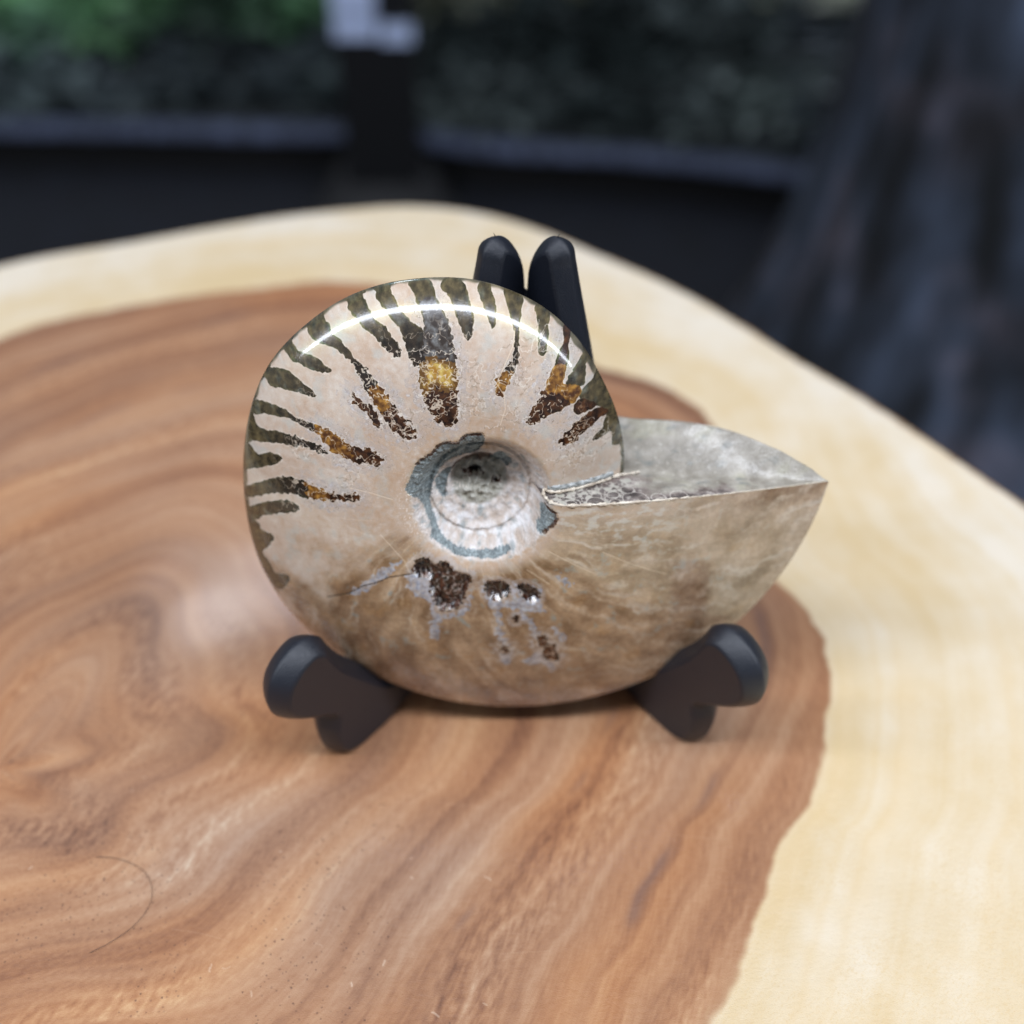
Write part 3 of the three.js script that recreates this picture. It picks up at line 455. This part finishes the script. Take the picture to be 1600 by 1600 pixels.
  const cr = L4(x + n3 * 0.1, y + n4 * 0.1, 2); c = pale3(c, [58, 48, 40], cr * clamp(0.8 + n1 * 0.5)); hgt -= cr * 60;
  const thn = L5(x, y, 0); c = pale3(c, [232, 212, 186], thn * 0.6); hgt -= thn * 14;
  const pit = L2(wx, wy, 2); if (pit > 0) { const spark = ss(0.15, 0.05, Math.abs(noise(x * 0.75 + n3 * 0.2, y * 0.75 + n4 * 0.2))) * clamp(0.75 + n1); c = pale3(c, pale3(pale3([16, 11, 10], [78, 42, 26], clamp(0.5 + n2 * 0.8 + mid)), [206, 200, 192], spark * 0.85), pit); rough = mix(rough, 120, pit); hgt += pit * (spark * 26 - 20); }
  if (!(px & 1) && !(py & 1)) { const i = ((py >> 1) * 1024 + (px >> 1)) * 4; roughPix[i] = roughPix[i + 1] = roughPix[i + 2] = clamp(rough + mid * 20, 0, 255); const hh = clamp(hgt, 0, 255); bumpPix[i] = bumpPix[i + 1] = bumpPix[i + 2] = hh; roughPix[i + 3] = bumpPix[i + 3] = 255; }
  return c.map((v) => clamp(v, 0, 255));
}, true);
const plain = (d) => { const t = new THREE.DataTexture(d, 1024, 1024); t.magFilter = THREE.LinearFilter; t.needsUpdate = true; return t; };
const roughMap = plain(roughPix), bumpMap = plain(bumpPix);
{
  const am = thing('ammonite', 'polished ammonite fossil with pearly ribbed shell standing on the black easel', 'ammonite');
  am.position.set(-0.006, 0.054, 0); am.rotation.x = -14 * Math.PI / 180;
  const uvs = (q) => [(q[0] / MM - TX) / TW, (q[1] / MM - TY) / TW];
  const NT = 860, NI = 56, NO = 120;
  const at = (u, v) => {
    const th = mix(TH0, TH1, u), a = th * Math.PI / 180, k = v * (NI + NO), ru = innerR(th), R = outerR(th);
    const r = k <= NI ? ru * k / NI : mix(ru, R, 1 - (1 - (k - NI) / NO) ** 1.7);
    const x = Math.cos(a) * r, y = Math.sin(a) * r; let z = height(r, th);
    const low = ss(205, 240, th) * ss(ru + 2, ru + 9, r) * ss(0.995, 0.9, r / R);
    z += low * 0.11 * fbm(a * 7 - (r / R) ** 2.2 * 2.4, r * 0.08, 3);
    const in0 = ss(1.03, 0.9, r / ru);
    z += in0 * (fbm(x * 0.7 + 5, y * 0.7, 4) * 0.5 + ss(0.42, 0.2, r / ru) * fbm(x * 0.9, y * 0.9, 3) * 1.6);
    z -= L3(x, y, 0) * (0.28 + 0.25 * noise(x * 1.4, y * 1.4));
    const pit = Math.max(0, Math.min(L2(x, y, 2), L2(x + 0.35, y, 2), L2(x - 0.35, y, 2), L2(x, y + 0.35, 2), L2(x, y - 0.35, 2)));
    z -= pit * (1.2 + 0.35 * noise(x * 0.8, y * 0.8) + 0.06 * noise(x * 4, y * 4));
    return [x * MM, y * MM, z * MM];
  };
  const front = gridGeo(NT, NI + NO, at, uvs);
  { // make sure that the faces look out
    const n = front.attributes.normal.array; let s = 0; for (let i = 2; i < n.length; i += 3) s += n[i]; if (s < 0) flip(front);
  }
  const YB = [[0, 0], [20, 5.4], [27, 6], [35, 6.7], [43, 6.4], [51.7, 4.2], [57, 1.9], [60.2, 0]];   // how far the broken face rises towards its far edge
  const TOPY = (r, z) => { if (z >= 0) return 0; let k = 0; while (k < YB.length - 2 && YB[k + 1][0] < r) k++; const at4 = (i) => YB[clamp(i, 0, YB.length - 1)][1], t = clamp((r - YB[k][0]) / (YB[k + 1][0] - YB[k][0])), A = at4(k - 1), B = at4(k), C = at4(k + 1), D = at4(k + 2), y = Math.max(0, B + 0.5 * t * (C - A + t * (2 * A - 5 * B + 4 * C - D + t * (3 * (B - C) + D - A)))); return y * Math.pow(clamp(-z / (height(r, TH1) + 0.05)), 1.25); };
  const back = gridGeo(240, 60, (u, v) => {
    let th = mix(TH0, TH1, u); const ru = innerR(th), R = outerR(th), r = v * R, z = -Math.min(height(r, th), halfThick(th) * ss(-0.1, 1, r / ru) + 2);
    const extra = ss(300, TH1, th) * TOPY(r * outerR(TH1) / R, z * 60 / R), a = th * Math.PI / 180 + extra / Math.max(r, 8);
    return [Math.cos(a) * r * MM, Math.sin(a) * r * MM, z * MM];
  }, uvs);
  { const n = back.attributes.normal.array; let s = 0; for (let i = 2; i < n.length; i += 3) s += n[i]; if (s > 0) flip(back); }
  // sort the faces of the flank into its parts
  const cham = polys.map((q, i) => ({ ...q, i })).filter((q) => 'oasybpmh'.includes(q.k)).map((q) => ({ ...q, lo: [Math.min(...q.p.map((v) => v[0])), Math.min(...q.p.map((v) => v[1]))], hi: [Math.max(...q.p.map((v) => v[0])), Math.max(...q.p.map((v) => v[1]))] }));
  const lists = new Map(), add = (k, f) => { let l = lists.get(k); if (!l) lists.set(k, l = []); l.push(f); };
  const P = front.attributes.position.array, I = front.index.array;
  for (let f = 0; f < I.length / 3; f++) {
    const x = (P[I[f * 3] * 3] + P[I[f * 3 + 1] * 3] + P[I[f * 3 + 2] * 3]) / 3 / MM, y = (P[I[f * 3] * 3 + 1] + P[I[f * 3 + 1] * 3 + 1] + P[I[f * 3 + 2] * 3 + 1]) / 3 / MM;
    let key = 'shell'; const r = Math.hypot(x, y); let th = Math.atan2(y, x) * 180 / Math.PI; if (th < TH0) th += 360;
    for (const q of cham) if (x > q.lo[0] && x < q.hi[0] && y > q.lo[1] && y < q.hi[1] && inside(q.p, x, y)) { key = q.k === 'm' ? 'm' + q.i : q.k === 'p' || q.k === 'h' ? 'p' + q.i : 'c' + q.i; break; }
    if (key === 'shell' && r < innerR(th)) key = 'umbilicus';
    add(key, f);
  }
  const pearl = new THREE.MeshPhysicalMaterial({ map: shellTex, roughness: 1, roughnessMap: roughMap, bumpMap, bumpScale: 0.0003, clearcoat: 0.8, clearcoatRoughness: 0.06, iridescence: 0.25, iridescenceIOR: 1.4, iridescenceThicknessRange: [280, 420] });
  const glassy = new THREE.MeshPhysicalMaterial({ map: shellTex, roughness: 0.22, bumpMap, bumpScale: 0.0003, clearcoat: 0.6, clearcoatRoughness: 0.05 });
  const stone = new THREE.MeshStandardMaterial({ map: shellTex, roughness: 1, roughnessMap: roughMap, bumpMap, bumpScale: 0.0006 });
  mesh('shell', mergeGeometries([subset(front, lists.get('shell')), back]), pearl, am);
  const chamberNames = { o: 'olive', s: 'slate', y: 'yellow', a: 'amber', b: 'brown' };
  for (const [k, l] of lists) {
    if (k === 'shell') continue;
    const g = subset(front, l);
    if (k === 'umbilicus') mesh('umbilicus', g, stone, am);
    else if (k[0] === 'm') mesh('stone_patch', g, stone, am);
    else if (k[0] === 'p') mesh('crystal_pit', g, glassy, am);
    else mesh('chamber', g, glassy, am).userData.label = 'dark glassy ' + chamberNames[polys[+k.slice(1)].k] + ' chamber between the pale ribs';
  }
  // the flat broken face at the open end
  const a1 = TH1 * Math.PI / 180, er = [Math.cos(a1), Math.sin(a1)], en = [-Math.sin(a1), Math.cos(a1)];
  const R1 = outerR(TH1), H1 = (r) => height(r, TH1);
  const FW = 1024, FH = 512;
  const bub = [];
  for (let i = 0; i < 420; i++) { const r = rr(13, 27), z = rr(0.5, 12.5), s = Math.pow(rnd(), 2.2) * 0.75 + 0.16; if (z < H1(r) + 0.2 && z > 5.5 - (r - 13) * 0.25) bub.push([r, z, s]); }
  for (const q of [[19.5, 10.9, 1.5], [26.2, 9.2, 2.2], [30, 8.3, 1.2], [33.5, 7.5, 1.5], [25, 6, 1.1], [15.5, 11.6, 0.9], [22.5, 8, 1]]) bub.push([...q]);
  const bc = document.createElement('canvas'); bc.width = FW; bc.height = FH; const bg = bc.getContext('2d'); bg.fillStyle = '#000'; bg.fillRect(0, 0, FW, FH);
  const fx = (r) => (r - 9) / 52 * FW, fy = (z) => (z + 13.5) / 27 * FH;
    for (const [r, z, s] of bub) { bg.beginPath(); bg.ellipse(fx(r), fy(z), s * FW / 52, s * 1.15 * FH / 27, 0, 0, 7); bg.fillStyle = s > 0.8 ? '#000' : rnd() < 0.45 ? '#050' : '#000'; bg.fill(); bg.strokeStyle = '#f00'; bg.lineWidth = s > 0.8 ? 3.2 : 1.8; bg.stroke(); }
  const bd = bg.getImageData(0, 0, FW, FH).data;
  const faceTex = dataTex(FW, FH, (px, py) => {
    const r = 9 + px / FW * 52, z = -13.5 + py / FH * 27, n = fbm(r * 0.35, z * 0.35, 5), f = noise(r * 5, z * 5), g = fbm(r * 0.12 + 40, z * 0.2, 3);
    let c = pale3([128, 121, 109], [182, 175, 163], clamp(0.5 + n * 0.8 + g * 0.9));
    c = pale3(c, [150, 146, 122], ss(0.05, 0.35, g) * 0.5);
    c = pale3(c, [112, 116, 112], ss(0.1, 0.6, fbm(r * 0.3 + 9, z * 0.6, 5)) * 0.6);
    const zone = Math.max(ss(31, 25, r + n * 6) * ss(-1, 2, z + n * 3), ss(50, 40, r + n * 9) * ss(3.4, 1.2, height(r, TH1) - z + n * 4) * 0.9);
    c = pale3(c, pale3([104, 88, 82], [160, 146, 142], clamp(0.5 + n * 1.3 + f * 0.2)), zone * 0.9);
    const dark = Math.max(ss(48, 36, r + n * 10) * ss(1.9, 0.6, height(r, TH1) - z + n * 3.5) * 0.8, ss(28, 24, r + n * 5) * ss(4.5, 6.5, z + (r - 13) * 0.22 + n * 3));
    c = pale3(c, pale3([52, 44, 42], [110, 102, 98], clamp(0.5 + f * 0.5 + n)), dark * 0.85);
    const k = ((FH - 1 - py), (py * FW + px) * 4); const ln = bd[k] / 255, fl = bd[k + 1] / 255;
    c = pale3(c, [176, 172, 160], clamp(fl * 3.2)); c = pale3(c, [214, 206, 194], ln * 0.75);
    c = pale3(c, [206, 200, 188], ss(0.25, 0.6, fbm(r * 0.9 + 4, z * 1.4, 4) + 0.2 * ss(2, 10, z)) * 0.6);
    return c.map((v) => clamp(v * (1 + f * 0.10), 0, 255));
  }, true);
  const faceBump = dataTex(512, 256, (x, y) => { const v = 128 + 70 * fbm(x * 0.09, y * 0.09, 5) + 40 * noise(x * 0.5, y * 0.5); return [v, v, v]; });
  const face = gridGeo(160, 70, (u, v) => {
    const r = mix(9.2, R1, u), z = mix(-1, 1, v) * H1(r) * 0.998, y = TOPY(r, z) + (v > 0.02 && v < 0.98 && u < 0.98 ? 0.35 * fbm(r * 0.3, z * 0.3, 4) : 0);
    return [(er[0] * r + en[0] * y) * MM, (er[1] * r + en[1] * y) * MM, z * MM];
  }, (q) => { const r = Math.hypot(q[0], q[1]) / MM; return [(r - 9) / 52, (q[2] / MM + 13.5) / 27]; });
  { const n = face.attributes.normal.array; let s = 0; for (let i = 1; i < n.length; i += 3) s += n[i]; if (s < 0) flip(face); }
  mesh('aperture_face', face, new THREE.MeshPhysicalMaterial({ map: faceTex, bumpMap: faceBump, bumpScale: 0.0004, roughness: 0.4, clearcoat: 0.35, clearcoatRoughness: 0.2 }), am).userData.label = 'grey mottled stone face at the open end of the shell';
  // pale cut edge of the shell wall round the face, and the wall of the earlier whorl
  const pol = (r, th, z, up = 0) => { const a = th * Math.PI / 180; return new THREE.Vector3((Math.cos(a) * r + en[0] * up) * MM, (Math.sin(a) * r + en[1] * up) * MM, z * MM); };
  const edgePts = []; for (let r = 59.5; r > 13.6; r -= 1.5) edgePts.push(pol(r, TH1, H1(r) - 0.12, 0.05));
  edgePts.push(pol(12.6, TH1, H1(12.9) - 0.5, 0.1), pol(11.6, TH1, H1(12.8) - 1.7, 0.15), pol(11.0, TH1, 9.0, 0.2), pol(11.2, TH1, 7.6, 0.3));
  for (let r = 12; r <= 24.2; r += 1.2) edgePts.push(pol(r, TH0, height(r, TH0) + 0.35, 0.35));
  edgePts.push(pol(25.4, TH0, 0.6, 0.3), pol(27.5, TH1, -0.4, 0.3));
  const creamTex = dataTex(512, 16, (x, y) => { const k = clamp(0.5 + fbm(x * 0.06, y * 0.2, 4) * 1.3); return pale3([176, 160, 140], [232, 222, 204], k); }, true);
  const cream = new THREE.MeshPhysicalMaterial({ map: creamTex, roughness: 0.4, clearcoat: 0.3, clearcoatRoughness: 0.2 });
  const band = (pts, rad, n) => { const c = new THREE.CatmullRomCurve3(pts), g = new THREE.TubeGeometry(c, n, 1, 8), p = g.attributes.position, q = new THREE.Vector3(); for (let i = 0; i <= n; i++) { c.getPointAt(i / n, q); const k = rad(i / n); for (let j = 0; j <= 8; j++) { const v = i * 9 + j; p.setXYZ(v, q.x + (p.getX(v) - q.x) * k, q.y + (p.getY(v) - q.y) * k, q.z + (p.getZ(v) - q.z) * k); } } g.computeVertexNormals(); return g; };
  mesh('shell_wall_edge', band(edgePts, (t) => (mix(0.10, 0.27, ss(0.2, 0.6, t)) * (1 + 0.9 * noise(t * 60, 3) + 0.5 * noise(t * 150, 8))) * MM, 500), cream, am);
  const seam = []; for (let r = 11.8; r <= 23.6; r += 1.2) seam.push(pol(r, TH0 + 2.2 * 12 / r, height(r, TH0) - 0.22, 0.5));
  const seamTex = dataTex(256, 32, (x, y) => { const k = 0.5 + fbm(x * 0.045, y * 0.35, 5) * 1.3; return pale3([104, 106, 102], [202, 204, 202], clamp(k)); }, true);
  mesh('seam_band', band(seam, (t) => 0.6 * (1 + 0.25 * noise(t * 20, 5)) * MM, 120), new THREE.MeshStandardMaterial({ map: seamTex, roughness: 0.6 }), am);
}

// ---------- the folding plastic easel ----------
{
  const arm = (du, dh) => {                                      // du: where the upright stands along the arm
  const prof = [[0, 0], [2.8, 1.2], [4.3, 4.5], [4.6, 8.5], [3.9, 12.6], [6.6, 15.2], [10.4, 18.2], [13.3, 21.5], [14.1, 24.5], [13.0, 28.2], [10, 30.8], [6.6, 31.6], [4.4, 30.2], [3.2, 27.4], [1, 23], [-2, 18.6], [-6, 13.2], [-9.5, 9.4], [-14, 7.6], [-20, 8.5], [-25.5, 14], [-28 + du * 0.5, 26], [-31 + du, 42], [-34 + du, 56], [-37.2 + du, 70], [-39.6 + du, 79], [-41.2 + du, 85], [-41.9 + du, 87.3], [-43 + du, 87.9], [-45.2 + du, 86.4], [-47.2 + du, 83.2], [-47.8 + du, 80], [-47.9 + du, 70], [-47.9 + du, 50], [-47.9 + du, 8], [-47 + du, 1], [-42, 0], [-36, 0], [-32, 2.2], [-20, 2.6], [-12, 1.8], [-8, 0.3], [-4, 0]];
  const o = closed(prof.map(([a, b]) => [a, b > 60 ? b + dh * (b - 60) / 28 : b]), 420), n = o.length;
  const nor = o.map((_, i) => { const a = o[(i + n - 2) % n], b = o[(i + 2) % n], l = Math.hypot(b[0] - a[0], b[1] - a[1]) || 1; return [(b[1] - a[1]) / l, -(b[0] - a[0]) / l]; });
  let area = 0; o.forEach((p, i) => { const q = o[(i + 1) % n]; area += p[0] * q[1] - q[0] * p[1]; });
  const sg = area > 0 ? 1 : -1, T = 7;
  const half = [[0, 0.75], [0.12, 0.35], [0.4, 0.05], [0.8, -0.25], [1.5, -0.72], [2.3, -1.15], [3.0, -1.42]], rings = [...half, [T / 2, -1.6], ...half.slice().reverse().map(([z, k]) => [T - z, k])];
  const thin = (i) => 1 - 0.22 * ss(40, 90, o[i][1]);
  const plate = gridGeo(rings.length - 1, n, (u, v) => { const k = rings[Math.round(u * (rings.length - 1))], i = Math.round(v * n) % n; return [(o[i][0] - sg * nor[i][0] * k[1]) * MM, (o[i][1] - sg * nor[i][1] * k[1]) * MM, -k[0] * thin(i) * MM]; }, (q, u, v) => [v * 12, q[2] * 60]);
  const cap = (k, up) => { const pts = o.map((p, i) => new THREE.Vector2((p[0] - sg * nor[i][0] * k[1]) * MM, (p[1] - sg * nor[i][1] * k[1]) * MM)), tri = THREE.ShapeUtils.triangulateShape(pts, []), g = new THREE.BufferGeometry(); g.setAttribute('position', new THREE.Float32BufferAttribute(pts.flatMap((p, i) => [p.x, p.y, -k[0] * thin(i) * MM]), 3)); g.setAttribute('uv', new THREE.Float32BufferAttribute(pts.flatMap((p) => [p.x * 60, p.y * 60]), 2)); g.setIndex(tri.flatMap((t) => (up ? t : [t[0], t[2], t[1]]))); g.computeVertexNormals(); return g; };
  { const a = plate.attributes, i0 = Math.round(n / 3); const m = 7 * (n + 1) + i0; if (a.normal.array[m * 3] * nor[i0][0] * sg + a.normal.array[m * 3 + 1] * nor[i0][1] * sg < 0) flip(plate); }
  return mergeGeometries([plate, cap(rings[0], true), cap(rings[14], false)]);
  };
  const grain = dataTex(256, 256, (x, y) => { const v = 128 + 60 * noise(x * 0.45, y * 0.45) + 50 * noise(x * 0.9 + 5, y * 0.9); return [v, v, v]; });
  const plastic = new THREE.MeshPhysicalMaterial({ color: lin(27, 31, 40), roughness: 0.44, ior: 1.55, bumpMap: grain, bumpScale: 0.00014, specularIntensity: 1 });
  const t = thing('display_easel', 'black plastic folding display easel holding up the ammonite', 'display easel');
  const right = mesh('easel_arm', arm(4.2, -0.8), plastic, t); right.position.set(0.0302, 0, 0.0148); right.rotation.y = 0;
  // right arm: its face looks to the left and front, its profile runs out to the right and front
  const ang = 50 * Math.PI / 180, c = Math.cos(ang), s = Math.sin(ang);
  right.matrixAutoUpdate = true;
  right.quaternion.setFromRotationMatrix(new THREE.Matrix4().makeBasis(new THREE.Vector3(c, 0, s), new THREE.Vector3(0, 1, 0), new THREE.Vector3(-s, 0, c)));
  // left arm: the mirror image
  const lg = arm(-0.4, -1.2); lg.applyMatrix4(new THREE.Matrix4().makeScale(-1, 1, 1)); const ia = lg.index.array.slice(); for (let i = 0; i < ia.length; i += 3) { const q = ia[i]; ia[i] = ia[i + 1]; ia[i + 1] = q; } lg.setIndex(new THREE.BufferAttribute(ia, 1));
  const left = mesh('easel_arm', lg, plastic, t); left.position.set(-0.0288, 0, 0.0174);
  left.quaternion.setFromRotationMatrix(new THREE.Matrix4().makeBasis(new THREE.Vector3(c, 0, -s), new THREE.Vector3(0, 1, 0), new THREE.Vector3(s, 0, c)));
  const pin = new THREE.CapsuleGeometry(0.0016, 0.004, 6, 14); pin.rotateZ(0.9); pin.translate(0.0022, 0.0745, -0.0205);
  mesh('hinge_pin', pin, plastic, t);
  for (const [p, sx, du, dh] of [[right, 1, 4.2, -0.8], [left, -1, -0.4, -1.2]]) { const b = new THREE.ConeGeometry(0.00013, 0.0016, 5); b.rotateZ(-0.5 * sx); b.translate(sx * (-43 + du) * MM, (87.9 + dh + 1.9) * MM, -2.7 * MM); mesh('moulding_burr', b, plastic, p); }
}

// ---------- the lamp over the viewer that draws the bright arc on the shell ----------
{
  const g = thing('tube_lamp', 'long white tube lamp hanging above and in front of the table', 'lamp');
  const W = 2.8, D = 0.075, at = new THREE.Vector3(0.22, 0.68, 0.19), to = new THREE.Vector3(0.22, 0.06, 0);
  g.position.copy(at); g.lookAt(to);
  const body = new THREE.BoxGeometry(W + 0.02, D + 0.02, 0.03); body.translate(0, 0, -0.0155);
  mesh('lamp_body', body, new THREE.MeshStandardMaterial({ color: lin(220, 220, 220), roughness: 0.5 }), g);
  const pl = new THREE.PlaneGeometry(W, D); pl.translate(0, 0, 0.001);
  mesh('lamp_diffuser', pl, new THREE.MeshStandardMaterial({ color: 0x000000, emissive: new THREE.Color(1, 1, 1), emissiveIntensity: 1 }), g);
  const L = new THREE.RectAreaLight(new THREE.Color(0.92, 0.98, 1.10), 24, W, D); L.rotation.y = Math.PI; L.position.z = 0.004; g.add(L);
}
{ // unseen lamp added behind the table to lay a pale reflection on the varnish
  const g = thing('added_box_lamp', 'small unseen box lamp added behind the table for a reflection on the wood', 'lamp');
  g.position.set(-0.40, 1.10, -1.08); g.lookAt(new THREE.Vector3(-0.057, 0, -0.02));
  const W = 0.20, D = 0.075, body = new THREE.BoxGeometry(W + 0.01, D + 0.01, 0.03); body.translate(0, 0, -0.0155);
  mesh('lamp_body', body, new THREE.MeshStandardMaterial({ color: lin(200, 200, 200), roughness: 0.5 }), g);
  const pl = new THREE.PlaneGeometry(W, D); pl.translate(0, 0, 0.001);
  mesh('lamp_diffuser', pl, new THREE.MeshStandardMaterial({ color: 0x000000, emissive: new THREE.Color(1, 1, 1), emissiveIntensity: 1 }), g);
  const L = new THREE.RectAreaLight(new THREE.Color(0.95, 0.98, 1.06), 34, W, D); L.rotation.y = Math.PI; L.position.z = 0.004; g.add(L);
}
renderer.render(scene, camera);
